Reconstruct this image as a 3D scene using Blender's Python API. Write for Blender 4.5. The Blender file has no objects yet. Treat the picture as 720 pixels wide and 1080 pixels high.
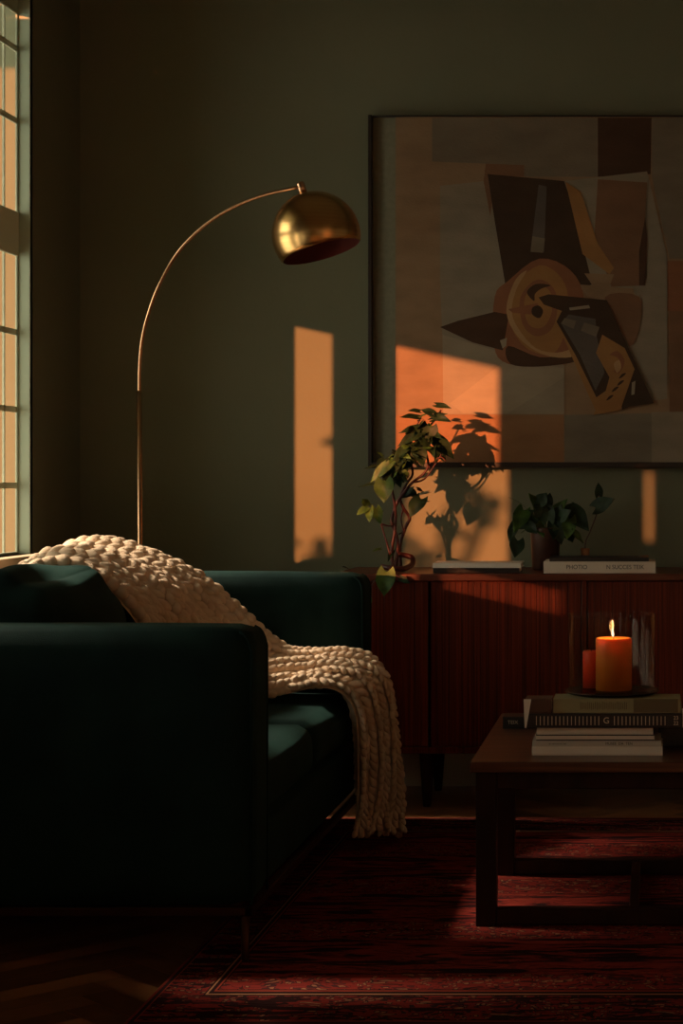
import bpy, bmesh, math, random
import numpy as np
from mathutils import Vector, Matrix, noise

R = math.radians
scene = bpy.context.scene
COL = scene.collection
F, VX, VY, H = 1956.0, 690.0, 505.0, 1.02      # focal length in pixels, vanishing point, eye height


def W(px, py, y):
    """Point of the place seen at pixel (px, py) when it stands y metres away."""
    return Vector(((px - VX) * y / F, y, H - (py - VY) * y / F))


# ------------------------------------------------------------------ helpers
def tag(o, label=None, cat=None, group=None, kind=None):
    if label: o['label'] = label
    if cat: o['category'] = cat
    if group: o['group'] = group
    if kind: o['kind'] = kind
    return o


def empty(name, loc=(0, 0, 0), rz=0.0):
    o = bpy.data.objects.new(name, None)
    o.empty_display_size = 0.1
    o.location = loc
    o.rotation_euler = (0, 0, rz)
    COL.objects.link(o)
    return o


class MB:
    """Collects vertices and faces, builds one mesh object."""
    def __init__(s):
        s.v, s.f, s.m, s.sm = [], [], [], []

    def add(s, v, f, mi=0, smooth=False, mat=None):
        b = len(s.v)
        for p in v:
            p = Vector(p)
            s.v.append(tuple(mat @ p if mat else p))
        for q in f:
            s.f.append([b + i for i in q]); s.m.append(mi); s.sm.append(smooth)
        return s

    def box(s, x0, x1, y0, y1, z0, z1, mi=0, mat=None):
        v = [(x0, y0, z0), (x1, y0, z0), (x1, y1, z0), (x0, y1, z0), (x0, y0, z1), (x1, y0, z1), (x1, y1, z1), (x0, y1, z1)]
        f = [(3, 2, 1, 0), (4, 5, 6, 7), (0, 1, 5, 4), (1, 2, 6, 5), (2, 3, 7, 6), (3, 0, 4, 7)]
        return s.add(v, f, mi, False, mat)

    def lathe(s, prof, n=32, mi=0, mat=None, smooth=True, cap0=False, cap1=False):
        v, f = [], []
        for r, z in prof:
            for k in range(n):
                a = 2 * math.pi * k / n
                v.append((r * math.cos(a), r * math.sin(a), z))
        for i in range(len(prof) - 1):
            for k in range(n):
                k2 = (k + 1) % n
                f.append((i * n + k, i * n + k2, (i + 1) * n + k2, (i + 1) * n + k))
        if cap0: f.append(tuple(reversed(range(n))))
        if cap1: f.append(tuple((len(prof) - 1) * n + k for k in range(n)))
        return s.add(v, f, mi, smooth, mat)

    def tube(s, pts, rad, n=10, mi=0, cap=True):
        pts = [Vector(p) for p in pts]
        rads = rad if isinstance(rad, (list, tuple)) else [rad] * len(pts)
        v, f = [], []
        prev = None
        for i, p in enumerate(pts):
            t = (pts[min(i + 1, len(pts) - 1)] - pts[max(i - 1, 0)]).normalized()
            if prev is None:
                a = Vector((0, 0, 1)) if abs(t.z) < 0.9 else Vector((1, 0, 0))
                u = t.cross(a).normalized()
            else:
                u = (prev - t * prev.dot(t)).normalized()
            prev = u
            w = t.cross(u)
            for k in range(n):
                a = 2 * math.pi * k / n
                v.append(p + (u * math.cos(a) + w * math.sin(a)) * rads[i])
        for i in range(len(pts) - 1):
            for k in range(n):
                k2 = (k + 1) % n
                f.append((i * n + k, i * n + k2, (i + 1) * n + k2, (i + 1) * n + k))
        if cap:
            f.append(tuple(reversed(range(n))))
            f.append(tuple((len(pts) - 1) * n + k for k in range(n)))
        return s.add(v, f, mi, True)

    def build(s, name, mats, parent=None, bevel=0.0, segs=2, loc=None, rz=0.0):
        me = bpy.data.meshes.new(name)
        me.from_pydata(s.v, [], s.f)
        if not isinstance(mats, (list, tuple)): mats = [mats]
        for m in mats: me.materials.append(m)
        for p, mi, sm in zip(me.polygons, s.m, s.sm):
            p.material_index = mi; p.use_smooth = sm
        me.update()
        o = bpy.data.objects.new(name, me)
        COL.objects.link(o)
        if parent: o.parent = parent
        if loc is not None: o.location = loc
        o.rotation_euler.z = rz
        if bevel:
            b = o.modifiers.new('bevel', 'BEVEL')
            b.width = bevel; b.segments = segs; b.limit_method = 'ANGLE'; b.angle_limit = R(40)
            b.harden_normals = False
            for p in me.polygons: p.use_smooth = True
            me.set_sharp_from_angle(angle=R(50))
        return o


def crom(pts, n):
    """Catmull-Rom through the points, n samples per span."""
    pts = [np.array(p, float) for p in pts]
    out = []
    for i in range(len(pts) - 1):
        p0, p1, p2, p3 = pts[max(i - 1, 0)], pts[i], pts[i + 1], pts[min(i + 2, len(pts) - 1)]
        for k in range(n):
            t = k / n
            out.append(0.5 * ((2 * p1) + (p2 - p0) * t + (2 * p0 - 5 * p1 + 4 * p2 - p3) * t * t + (3 * p1 - p0 - 3 * p2 + p3) * t ** 3))
    out.append(pts[-1])
    return out


def soft_box(x0, x1, y0, y1, z0, z1, r, bulge=(0, 0, 0), n=14, wrinkle=0.0, wscale=4.0, seed=0, top_only=False):
    """Upholstered block: rounded box whose faces swell out."""
    c = Vector(((x0 + x1) / 2, (y0 + y1) / 2, (z0 + z1) / 2))
    h = Vector(((x1 - x0) / 2, (y1 - y0) / 2, (z1 - z0) / 2))
    bm = bmesh.new()
    bmesh.ops.create_cube(bm, size=2)
    bmesh.ops.subdivide_edges(bm, edges=bm.edges[:], cuts=n, use_grid_fill=True)
    for v in bm.verts:
        q = v.co.copy()
        # denser towards the edges
        q = Vector([math.copysign(abs(a) ** 0.75, a) for a in q])
        p = Vector((q.x * h.x, q.y * h.y, q.z * h.z))
        inner = Vector([max(-(h[i] - r), min(h[i] - r, p[i])) for i in range(3)])
        d = p - inner
        if d.length > 1e-9:
            p = inner + d.normalized() * r
        ww = [(1 - min(1, abs(q[i])) ** 2.2) for i in range(3)]
        for i in range(3):
            j, k = (i + 1) % 3, (i + 2) % 3
            if bulge[i]:
                p[i] += math.copysign(1, q[i]) * bulge[i] * ww[j] * ww[k] * min(1, abs(q[i]) * 1.2)
        if wrinkle:
            s_ = Vector((p.x * wscale * 3.2 + p.y * wscale * .55, p.y * wscale * 0.5 + seed, p.z * wscale * 3.2))
            p += v.co.normalized() * (noise.noise(s_) * wrinkle)
        v.co = p + c
    mb = MB()
    bm.verts.ensure_lookup_table()
    mb.add([v.co for v in bm.verts], [[v.index for v in f.verts] for f in bm.faces], 0, True)
    bm.free()
    return mb


# ------------------------------------------------------------------ materials
def mat(name, color=(.5, .5, .5), rough=.6, metal=0.0, spec=.5, sheen=0.0, sheen_tint=None, coat=0.0):
    m = bpy.data.materials.new(name)
    m.use_nodes = True
    b = m.node_tree.nodes['Principled BSDF']
    b.inputs['Base Color'].default_value = (*color, 1)
    b.inputs['Roughness'].default_value = rough
    b.inputs['Metallic'].default_value = metal
    b.inputs['Specular IOR Level'].default_value = spec
    b.inputs['Coat Weight'].default_value = coat
    if sheen:
        b.inputs['Sheen Weight'].default_value = sheen
        b.inputs['Sheen Roughness'].default_value = .4
        b.inputs['Sheen Tint'].default_value = (*(sheen_tint or color), 1)
    return m


def nodes(m):
    return m.node_tree.nodes, m.node_tree.links, m.node_tree.nodes['Principled BSDF']


def mottle(m, c1, c2, scale=(3, 3, 3), detail=4, bump=0.0, lo=.35, hi=.65, dist=0.0, bscale=1.0, coord='Object'):
    """Two-colour noise for the base colour, optional bump."""
    n, l, b = nodes(m)
    tc = n.new('ShaderNodeTexCoord'); mp = n.new('ShaderNodeMapping')
    mp.inputs['Scale'].default_value = scale
    l.new(tc.outputs[coord], mp.inputs['Vector'])
    nz = n.new('ShaderNodeTexNoise')
    nz.inputs['Scale'].default_value = 1; nz.inputs['Detail'].default_value = detail
    nz.inputs['Distortion'].default_value = dist
    l.new(mp.outputs[0], nz.inputs['Vector'])
    cr = n.new('ShaderNodeValToRGB')
    cr.color_ramp.elements[0].position = lo; cr.color_ramp.elements[0].color = (*c1, 1)
    cr.color_ramp.elements[1].position = hi; cr.color_ramp.elements[1].color = (*c2, 1)
    l.new(nz.outputs['Fac'], cr.inputs['Fac'])
    l.new(cr.outputs['Color'], b.inputs['Base Color'])
    if bump:
        mp2 = n.new('ShaderNodeMapping'); mp2.inputs['Scale'].default_value = [s * bscale for s in scale]
        l.new(tc.outputs[coord], mp2.inputs['Vector'])
        nz2 = n.new('ShaderNodeTexNoise'); nz2.inputs['Scale'].default_value = 1; nz2.inputs['Detail'].default_value = 3
        l.new(mp2.outputs[0], nz2.inputs['Vector'])
        bp = n.new('ShaderNodeBump'); bp.inputs['Strength'].default_value = bump; bp.inputs['Distance'].default_value = .004
        l.new(nz2.outputs['Fac'], bp.inputs['Height'])
        l.new(bp.outputs[0], b.inputs['Normal'])
    return m


M = {}
M['wall'] = mottle(mat('olive_plaster', rough=.85, spec=.2), (.168, .174, .114), (.186, .192, .127), (2.5, 2.5, 2.5), 5, .15, bscale=30)
M['wall_light'] = mat('cream_plaster', (.55, .49, .38), .85)
M['ceiling'] = mat('ceiling_paint', (.30, .28, .22), .9)
M['base'] = mat('baseboard_paint', (.72, .72, .62), .6)
M['sash'] = mat('sage_window_paint', (.36, .42, .31), .5)
M['bars'] = mat('pale_sage_bar_paint', (.66, .70, .52), .6)  # window sage made paler, standing in for light missing on the bars
M['sill'] = mottle(mat('sill_wood', rough=.45), (.46, .34, .22), (.58, .44, .30), (40, 3, 40), 4)
M['floor'] = None
M['velvet'] = mottle(mat('green_velvet', rough=.8, spec=.10, sheen=.15, sheen_tint=(.10, .26, .22)), (.005, .018, .0175), (.009, .029, .026), (9, 9, 9), 4, .25, bscale=60)
M['rail'] = mat('dark_bronze_metal', (.075, .032, .018), .5, 1.0)
M['wool'] = mottle(mat('cream_wool', rough=.9, spec=.10, sheen=.15, sheen_tint=(.9, .8, .65)), (.70, .52, .36), (.85, .66, .48), (25, 25, 25), 4, .6, bscale=18)
M['brass'] = mottle(mat('brushed_brass', rough=.27, metal=1.0), (.62, .36, .13), (.72, .43, .17), (3, 3, 200), 3)
M['brass_pole'] = mat('copper_brass_tube', (.78, .45, .26), .25, 1.0)
M['shade_in'] = mat('shade_inside', (.14, .025, .018), .6)
M['bulb'] = mat('frosted_bulb', (.55, .45, .35), .4)
M['black'] = mat('black_paint', (.012, .011, .010), .5)


def wood(name, c1, c2, scale, rough, coat=0.0, bump=.1):
    m = mat(name, rough=rough, coat=coat)
    mottle(m, c1, c2, scale, 6, bump, .3, .7, .6, 2.0)
    return m


M['rosewood'] = wood('rosewood_vertical', (.052, .0075, .0032), (.185, .029, .0105), (120, 60, 1.6), .38)
M['rosewood_top'] = wood('rosewood_top', (.085, .018, .009), (.15, .035, .017), (3, 60, 60), .32)
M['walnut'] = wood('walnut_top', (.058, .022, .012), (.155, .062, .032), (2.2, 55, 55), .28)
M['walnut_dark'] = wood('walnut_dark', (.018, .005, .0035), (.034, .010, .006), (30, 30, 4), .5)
M['walnut'].node_tree.nodes['Principled BSDF'].inputs['Specular IOR Level'].default_value = .3
for k in ('rosewood', 'walnut_dark'): M[k].node_tree.nodes['Principled BSDF'].inputs['Specular IOR Level'].default_value = .22
M['frame'] = mat('dark_frame', (.020, .013, .009), .4)
M['mount'] = mottle(mat('sage_linen_mount', rough=.9), (.17, .17, .115), (.20, .195, .135), (60, 60, 60), 3)


def canvas(name, c):
    d = tuple(x * .82 for x in c)
    return mottle(mat(name, rough=.85, spec=.2), d, c, (7, 7, 16), 6, .25, bscale=14)


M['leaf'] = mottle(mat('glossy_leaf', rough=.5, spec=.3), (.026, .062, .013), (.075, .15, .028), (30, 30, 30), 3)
M['leaf_dark'] = mottle(mat('dark_glossy_leaf', rough=.55, spec=.3), (.008, .020, .008), (.018, .042, .014), (30, 30, 30), 3)  # darker copy of the leaf, paints in the vine's unlit leaves
for k in ('leaf', 'leaf_dark'):
    M[k].node_tree.nodes['Principled BSDF'].inputs['Subsurface Weight'].default_value = 0.0
M['stem'] = mottle(mat('reddish_stem', rough=.5), (.045, .008, .010), (.085, .018, .016), (40, 40, 40), 3)
M['stem_green'] = mat('green_stem', (.09, .10, .035), .5)
M['pot'] = mottle(mat('dark_glazed_pot', rough=.3), (.045, .018, .012), (.075, .03, .018), (20, 20, 20), 3)
M['soil'] = mat('potting_soil', (.02, .013, .008), .95)
M['terracotta'] = mat('orange_clay', (.42, .17, .05), .5)
M['paper'] = mottle(mat('page_edges', rough=.85), (.64, .58, .48), (.80, .73, .62), (4, 4, 500), 2)
M['white_cover'] = mat('white_cover', (.80, .75, .66), .45)
M['grey_cover'] = mat('grey_cover', (.56, .52, .45), .45)
M['cream_cover'] = mat('cream_cover', (.70, .60, .48), .5)
M['black_cover'] = mat('black_cover', (.022, .016, .014), .4)
M['brown_cover'] = mat('brown_cover', (.09, .036, .020), .5)
M['olive_cover'] = mat('olive_cover', (.30, .27, .14), .5)
M['olive_dark'] = mat('brown_olive_spine_block', (.13, .095, .045), .5)
M['ink'] = mat('printing_ink', (.02, .017, .015), .6)
M['ink_pale'] = mat('pale_lettering', (.66, .57, .46), .6)
M['wick'] = mat('charred_wick', (.02, .015, .012), .9)
M['tray'] = mat('dark_bronze_tray', (.05, .03, .02), .25, .8)


def wax(name, c, ssw=.5):
    m = mat(name, c, .45)
    b = m.node_tree.nodes['Principled BSDF']
    b.inputs['Subsurface Weight'].default_value = ssw
    b.inputs['Subsurface Radius'].default_value = (1, .35, .12)
    b.inputs['Subsurface Scale'].default_value = .03
    return m


M['wax_orange'] = wax('orange_wax', (.80, .26, .04))
M['wax_red'] = wax('red_wax', (.92, .09, .03))


def thin_glass(name, tint=(1, 1, 1), rough=.02):
    m = bpy.data.materials.new(name); m.use_nodes = True
    n, l = m.node_tree.nodes, m.node_tree.links
    n.clear()
    out = n.new('ShaderNodeOutputMaterial'); mix = n.new('ShaderNodeMixShader')
    tr = n.new('ShaderNodeBsdfTransparent'); gl = n.new('ShaderNodeBsdfGlossy')
    lw_ = n.new('ShaderNodeLayerWeight'); lw_.inputs['Blend'].default_value = .5
    pw5 = n.new('ShaderNodeMath'); pw5.operation = 'POWER'; pw5.inputs[1].default_value = 5
    l.new(lw_.outputs['Facing'], pw5.inputs[0])
    fr = n.new('ShaderNodeMath'); fr.operation = 'MULTIPLY_ADD'; fr.inputs[1].default_value = .45; fr.inputs[2].default_value = .012
    l.new(pw5.outputs[0], fr.inputs[0])
    tr.inputs['Color'].default_value = (*tint, 1); gl.inputs['Roughness'].default_value = rough
    l.new(fr.outputs[0], mix.inputs[0]); l.new(tr.outputs[0], mix.inputs[1]); l.new(gl.outputs[0], mix.inputs[2])
    l.new(mix.outputs[0], out.inputs['Surface'])
    return m


M['glass'] = thin_glass('hurricane_glass', (.93, .90, .86))
M['pane'] = thin_glass('window_glass', (.97, .97, .96))
m = bpy.data.materials.new('flame'); m.use_nodes = True
n = m.node_tree.nodes; n.clear()
em = n.new('ShaderNodeEmission'); em.inputs['Color'].default_value = (1, .74, .42, 1); em.inputs['Strength'].default_value = 2.4
mo = n.new('ShaderNodeOutputMaterial'); m.node_tree.links.new(em.outputs[0], mo.inputs[0])
M['flame'] = m

# parquet: every plank its own tone
m = mat('oak_parquet', rough=.38)
n, l, b = nodes(m)
g = n.new('ShaderNodeNewGeometry'); tc = n.new('ShaderNodeTexCoord'); mp = n.new('ShaderNodeMapping')
mp.inputs['Scale'].default_value = (22, 22, 22)
l.new(tc.outputs['Object'], mp.inputs['Vector'])
nz = n.new('ShaderNodeTexNoise'); nz.inputs['Scale'].default_value = 1; nz.inputs['Detail'].default_value = 6
l.new(mp.outputs[0], nz.inputs['Vector'])
ad = n.new('ShaderNodeMath'); ad.operation = 'MULTIPLY_ADD'
l.new(nz.outputs['Fac'], ad.inputs[0]); ad.inputs[1].default_value = .45
l.new(g.outputs['Random Per Island'], ad.inputs[2])
cr = n.new('ShaderNodeValToRGB')
cr.color_ramp.elements[0].position = .25; cr.color_ramp.elements[0].color = (.13, .048, .017, 1)
cr.color_ramp.elements[1].position = 1.3 if False else 1.0; cr.color_ramp.elements[1].color = (.42, .18, .07, 1)
l.new(ad.outputs[0], cr.inputs['Fac']); l.new(cr.outputs['Color'], b.inputs['Base Color'])
M['floor'] = m

# ------------------------------------------------------------------ the setting
XL, YB, XR, YF, ZC = -1.91, 6.17, 2.7, -1.6, 2.85
TH = .046


def struct(o):
    o['kind'] = 'structure'
    return o


# floor slab with herringbone planks
mb = MB()
mb.box(XL - .3, XR + .1, YF - .1, YB + .1, -.10, -.004)
pl, pw = .42, .07
c45 = math.cos(R(45))
for i in range(-70, 71):
    for j in range(-14, 15):
        # herringbone cell in a 45-degree frame
        for kind in (0, 1):
            if kind == 0:
                u0, v0, du, dv = i * pw + j * pl * 0 + j * 2 * pl * 0, 0, pl, pw
            ox = i * pw + j * (pl)
            oy = i * pw - j * (pl)
            if kind == 0:
                a0, a1, b0, b1 = ox, ox + pl, oy, oy + pw
            else:
                a0, a1, b0, b1 = ox, ox + pw, oy + pw, oy + pw + pl
            e = .0014
            pts = [(a0 + e, b0 + e), (a1 - e, b0 + e), (a1 - e, b1 - e), (a0 + e, b1 - e)]
            w = [((p - q) * c45 + .4, (p + q) * c45 + 4.4) for p, q in pts]
            cx = sum(p[0] for p in w) / 4; cy = sum(p[1] for p in w) / 4
            if XL + .15 < cx < 1.6 and 2.6 < cy < YB - .16:
                mb.add([(x, y, 0) for x, y in w], [(0, 1, 2, 3)])
struct(mb.build('floor', M['floor']))
struct(MB().box(XL - .3, XR + .1, YF - .1, YB + .1, ZC, ZC + .1).build('ceiling', M['ceiling']))
struct(MB().box(XL - .3, XR + .1, YB, YB + .1, 0, ZC).build('wall_back', M['wall']))
struct(MB().box(XR, XR + .1, YF, YB, 0, ZC).build('wall_right', M['wall_light']))
FW = (.9, 2.2, .85, 2.3)     # unseen window added behind the viewer to warm table and rug
mb = MB()
mb.box(XL - .3, FW[0], YF - .06, YF, 0, ZC).box(FW[1], XR + .1, YF - .06, YF, 0, ZC)
mb.box(FW[0], FW[1], YF - .06, YF, 0, FW[2]).box(FW[0], FW[1], YF - .06, YF, FW[3], ZC)
struct(mb.build('wall_front', M['wall']))

# left wall: openings as (y0, y1, z0, z1)
DX, DZ = .5, -.11        # sunlight travels (DX, 1, DZ)
LAG = TH / DX
WIN = [
    (4.88, 5.68, .79, 2.56),
    (4.496 - LAG, 4.76, .86, 1.693),
    (3.328 - LAG, 4.022, .95, 1.70),
    (2.37, 3.328 - LAG, .95, 1.045),  # unseen slot shaped to put a sun band on the sideboard
    (2.28, 2.402 , 1.23, 1.47),  # unseen slit sized to cast the dim right-hand wall patch
    (-1.3, .6, 1.0, 2.4),  # unseen window added for sky light and warm bounce
]
ys = sorted(set([YF, YB] + [a for w in WIN for a in w[:2]]))
mb = MB()
for a, b_ in zip(ys[:-1], ys[1:]):
    mid = (a + b_) / 2
    holes = sorted([(w[2], w[3]) for w in WIN if w[0] < mid < w[1]])
    z = 0
    for h0, h1 in holes:
        mb.box(XL - TH, XL, a, b_, z, h0); z = h1
    mb.box(XL - TH, XL, a, b_, z, ZC)
struct(mb.build('wall_left', M['wall']))
struct(MB().box(XL + .0, XR, YB - .018, YB, 0, .125).box(XL, XR, YB - .012, YB - .0005, .125, .14).build('baseboard_back', M['base'], bevel=.003))
struct(MB().box(XL, XL + .016, YF, YB - .018, 0, .125).build('baseboard_left', M['base'], bevel=.003))

# window 1, seen at a shallow angle beside the sofa
w1 = struct(empty('window_1', (0, 0, 0)))
y0, y1, z0, z1 = WIN[0]
xo, xi = XL - .044, XL - .036
xw = XL - TH
mb = MB()
mb.box(xw, XL + .0, y1 - .004, y1 + .02, z0, z1)           # far jamb lining
mb.box(xw, XL + .0, y0 - .02, y0 + .004, z0, z1)
mb.box(xw, XL + .0, y0, y1, z1 - .02, z1 + .004)
mb.box(xo, xi, y1 - .010, y1 - .004, z0, z1)
mb.box(xo, xi, y0 + .004, y0 + .05, z0, z1)
mb.box(xo, xi, y0 + .05, y1 - .010, 2.44, z1 - .02)
mb.box(xo, xi, y0 + .05, y1 - .010, z0, z0 + .008)
mb.build('window_frame', M['sash'], w1, bevel=.002)
mb = MB()
for z in (1.468, 1.232, 1.0, 2.115, 2.335):
    mb.box(xo - .001, xo + .005, y0 + .05, y1 - .010, z - .009, z + .009)
for y in (5.565, 5.22):
    mb.box(xo - .001, xo + .005, y - .004, y + .004, z0, z1 - .03)
mb.build('muntin', M['bars'], w1)
MB().box(xo, xi + .004, y0 + .05, y1 - .010, 1.70, 1.835).build('meeting_rail', M['bars'], w1, bevel=.003)
MB().box(xo + .001, xo + .003, y0 + .05, y1 - .010, z0, z1 - .03).build('window_pane', M['pane'], w1)
MB().box(xw, XL + .05, y0 - .05, y1 + .06, z0 - .035, z0).build('window_sill', M['sill'], w1, bevel=.004)
# shutter leaf added outside, unseen, to keep the low sun off this window
mb = MB()
mb.box(xw - .58, xw, y0 - .06, y0 - .03, z0 - .05, 2.52)
mb.build('window_shutter', M['sash'], w1, bevel=.003)
xo = xw
for i in (1, 2, 5):
    wn = struct(empty('window_%d' % (i + 1), (0, 0, 0)))
    a, b_, c, d = WIN[i]
    e = .004
    mb = MB()
    mb.box(xo, XL + .01, a - .03, a, c - .03, d + .03).box(xo, XL + .01, b_, b_ + .03, c - .03, d + .03)
    mb.box(xo, XL + .01, a, b_, d, d + .03).box(xo, XL + .01, a, b_, c - .03, c)
    mb.build('window_frame', M['sash'], wn)
    MB().box(xo + .02, xo + .024, a, b_, c, d).build('window_pane', M['pane'], wn)

# gathered curtain added out of view to darken the left corner
mb = MB()
pts = []
for i in range(25):
    t = i / 24
    pts.append((XL + .004 + .125 * t, 4.315 + .022 * math.sin(t * 21)))
for (xa_, ya_), (xb_, yb_) in zip(pts[:-1], pts[1:]):
    mb.add([(xa_, ya_ - .004, .02), (xb_, yb_ - .004, .02), (xb_, yb_ + .004, .02), (xa_, ya_ + .004, .02), (xa_, ya_ - .004, 2.7), (xb_, yb_ - .004, 2.7), (xb_, yb_ + .004, 2.7), (xa_, ya_ + .004, 2.7)],
           [(3, 2, 1, 0), (4, 5, 6, 7), (0, 1, 5, 4), (2, 3, 7, 6)])
tag(mb.build('curtain', mat('brown_curtain', (.06, .04, .025), .95)), 'narrow gathered brown curtain hanging on the left wall between windows', 'curtain')
wf = struct(empty('window_7', (0, 0, 0)))  # added for its light, never in view
mb = MB()
mb.box(FW[0] - .04, FW[0], YF - .06, YF + .01, FW[2] - .04, FW[3] + .04).box(FW[1], FW[1] + .04, YF - .06, YF + .01, FW[2] - .04, FW[3] + .04)
mb.box(FW[0], FW[1], YF - .06, YF + .01, FW[3], FW[3] + .04).box(FW[0], FW[1], YF - .06, YF + .01, FW[2] - .04, FW[2])
mb.box(1.53, 1.57, YF - .05, YF - .01, FW[2], FW[3])
mb.build('window_frame', M['sash'], wf)
MB().box(FW[0], FW[1], YF - .032, YF - .028, FW[2], FW[3]).build('window_pane', M['pane'], wf)
# boards added outside, out of view, to keep the sky glow off the rug
mb = MB()
mb.box(XL - TH - 1.15, XL - TH, 3.05, 4.08, 1.968, 1.985)
for y in (3.08, 4.04): mb.box(XL - TH - 1.1, XL - TH, y, y + .02, 1.985, 2.01)
wa = struct(mb.build('window_3_awning', M['sash']))
mb = MB()
mb.box(XL - TH - 1.27, XL - TH, 4.22, 5.80, 2.60, 2.617)  # another added board, blocks steep glow through the seen window
for y in (4.25, 5.75): mb.box(XL - TH - 1.1, XL - TH, y, y + .02, 2.617, 2.64)
struct(mb.build('window_1_awning', M['sash']))
# unseen slats added over the low opening to dim its sunlight
wb = struct(empty('window_4', (0, 0, 0)))
mb = MB()
for k in range(4):
    z = .957 + k * .0235
    mb.box(xo + .01, xo + .013, WIN[3][0] - .01, WIN[3][1], z, z + .018)
mb.build('window_blind', M['sash'], wb)
# ------------------------------------------------------------------ rug
RX0, RX1, RY0, RY1 = -.985, 1.55, 3.42, 5.53
m = mat('persian_wool', rough=.95, spec=.1)
n, l, b = nodes(m)


def MN(op, a, b_=None, c=None):
    nd = n.new('ShaderNodeMath'); nd.operation = op
    for i, x in enumerate((a, b_, c)):
        if x is None: continue
        if isinstance(x, (int, float)): nd.inputs[i].default_value = x
        else: l.new(x, nd.inputs[i])
    return nd.outputs[0]


tc = n.new('ShaderNodeTexCoord'); sx = n.new('ShaderNodeSeparateXYZ')
l.new(tc.outputs['Object'], sx.inputs[0])
X_, Y_ = sx.outputs[0], sx.outputs[1]
dd = MN('MINIMUM', MN('MINIMUM', MN('SUBTRACT', X_, RX0), MN('SUBTRACT', RX1, X_)), MN('MULTIPLY', MN('MINIMUM', MN('SUBTRACT', Y_, RY0), MN('SUBTRACT', RY1, Y_)), .5))
mp = n.new('ShaderNodeMapping'); mp.inputs['Scale'].default_value = (5, 30, 1)
l.new(tc.outputs['Object'], mp.inputs['Vector'])
nz = n.new('ShaderNodeTexNoise'); nz.inputs['Scale'].default_value = 1; nz.inputs['Detail'].default_value = 7; nz.inputs['Distortion'].default_value = 1.2
l.new(mp.outputs[0], nz.inputs['Vector'])
mp2 = n.new('ShaderNodeMapping'); mp2.inputs['Scale'].default_value = (16, 22, 1)
wob = n.new('ShaderNodeTexNoise'); wob.inputs['Scale'].default_value = 9; wob.inputs['Detail'].default_value = 3
l.new(tc.outputs['Object'], wob.inputs['Vector'])
wsc = n.new('ShaderNodeVectorMath'); wsc.operation = 'MULTIPLY_ADD'; wsc.inputs[1].default_value = (.16, .09, 0)
l.new(wob.outputs['Color'], wsc.inputs[0]); l.new(tc.outputs['Object'], wsc.inputs[2])
l.new(wsc.outputs[0], mp2.inputs['Vector'])
vo = n.new('ShaderNodeTexVoronoi'); vo.inputs['Scale'].default_value = 1; vo.feature = 'F1'; vo.distance = 'MANHATTAN'
l.new(mp2.outputs[0], vo.inputs['Vector'])
vs = n.new('ShaderNodeTexVoronoi'); vs.inputs['Scale'].default_value = 3.1; vs.feature = 'F1'; vs.distance = 'CHEBYCHEV'
l.new(mp2.outputs[0], vs.inputs['Vector'])


def ramp(fac, stops, interp='LINEAR'):
    c = n.new('ShaderNodeValToRGB'); c.color_ramp.interpolation = interp
    el = c.color_ramp.elements
    el[0].position, el[0].color = stops[0][0], (*stops[0][1], 1)
    el[1].position, el[1].color = stops[1][0], (*stops[1][1], 1)
    for p, q in stops[2:]:
        e = el.new(p); e.color = (*q, 1)
    l.new(fac, c.inputs['Fac'])
    return c.outputs['Color']


def mixc(fac, a, b_):
    x = n.new('ShaderNodeMix'); x.data_type = 'RGBA'
    if isinstance(fac, (int, float)): x.inputs[0].default_value = fac
    else: l.new(fac, x.inputs[0])
    for i, q in ((6, a), (7, b_)):
        if isinstance(q, tuple): x.inputs[i].default_value = (*q, 1)
        else: l.new(q, x.inputs[i])
    return x.outputs[2]


red, dark, rust, cream, navy = (.29, .028, .020), (.016, .0055, .006), (.38, .06, .028), (.48, .24, .12), (.03, .018, .021)
field = ramp(nz.outputs['Fac'], [(.30, dark), (.44, dark), (.485, (.16, .017, .013)), (.54, red), (.60, rust), (.64, red), (.70, dark)])
motif = ramp(vo.outputs['Distance'], [(.10, rust), (.22, dark), (.34, red), (.52, (.09, .010, .007)), (.75, red)], 'CONSTANT')
speck = ramp(vs.outputs['Distance'], [(.10, cream), (.20, navy), (.34, red), (.60, dark)], 'CONSTANT')
fieldm = mixc(MN('MULTIPLY', MN('GREATER_THAN', nz.outputs['Fac'], .47), .45), field, motif)
# medallion rows along the field
row = MN('SINE', MN('MULTIPLY', Y_, 14.0))
fieldm = mixc(MN('MULTIPLY', MN('GREATER_THAN', row, .45), .75), fieldm, speck)
guard = ramp(dd, [(0, (.30, .04, .022)), (.007, navy), (.012, rust), (.016, dark), (.104, cream), (.1075, dark), (.114, rust), (.119, dark)], 'CONSTANT')
inborder = MN('MULTIPLY', MN('GREATER_THAN', dd, .018), MN('LESS_THAN', dd, .102))
col = mixc(MN('LESS_THAN', dd, .124), fieldm, guard)
border = mixc(MN('MULTIPLY', MN('GREATER_THAN', nz.outputs['Fac'], .47), .8), dark, speck)
col = mixc(inborder, col, mixc(MN('MULTIPLY', MN('LESS_THAN', vo.outputs['Distance'], .22), .75), border, red))
wv = n.new('ShaderNodeTexNoise'); wv.inputs['Scale'].default_value = 60; wv.inputs['Detail'].default_value = 3
mp3 = n.new('ShaderNodeMapping'); mp3.inputs['Scale'].default_value = (.5, 3, 1)
l.new(tc.outputs['Object'], mp3.inputs['Vector']); l.new(mp3.outputs[0], wv.inputs['Vector'])
col = mixc(MN('MULTIPLY', wv.outputs['Fac'], .5), col, (.05, .008, .006))
l.new(col, b.inputs['Base Color'])
bp = n.new('ShaderNodeBump'); bp.inputs['Strength'].default_value = .5; bp.inputs['Distance'].default_value = .004
l.new(wv.outputs['Fac'], bp.inputs['Height']); l.new(bp.outputs[0], b.inputs['Normal'])
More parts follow.
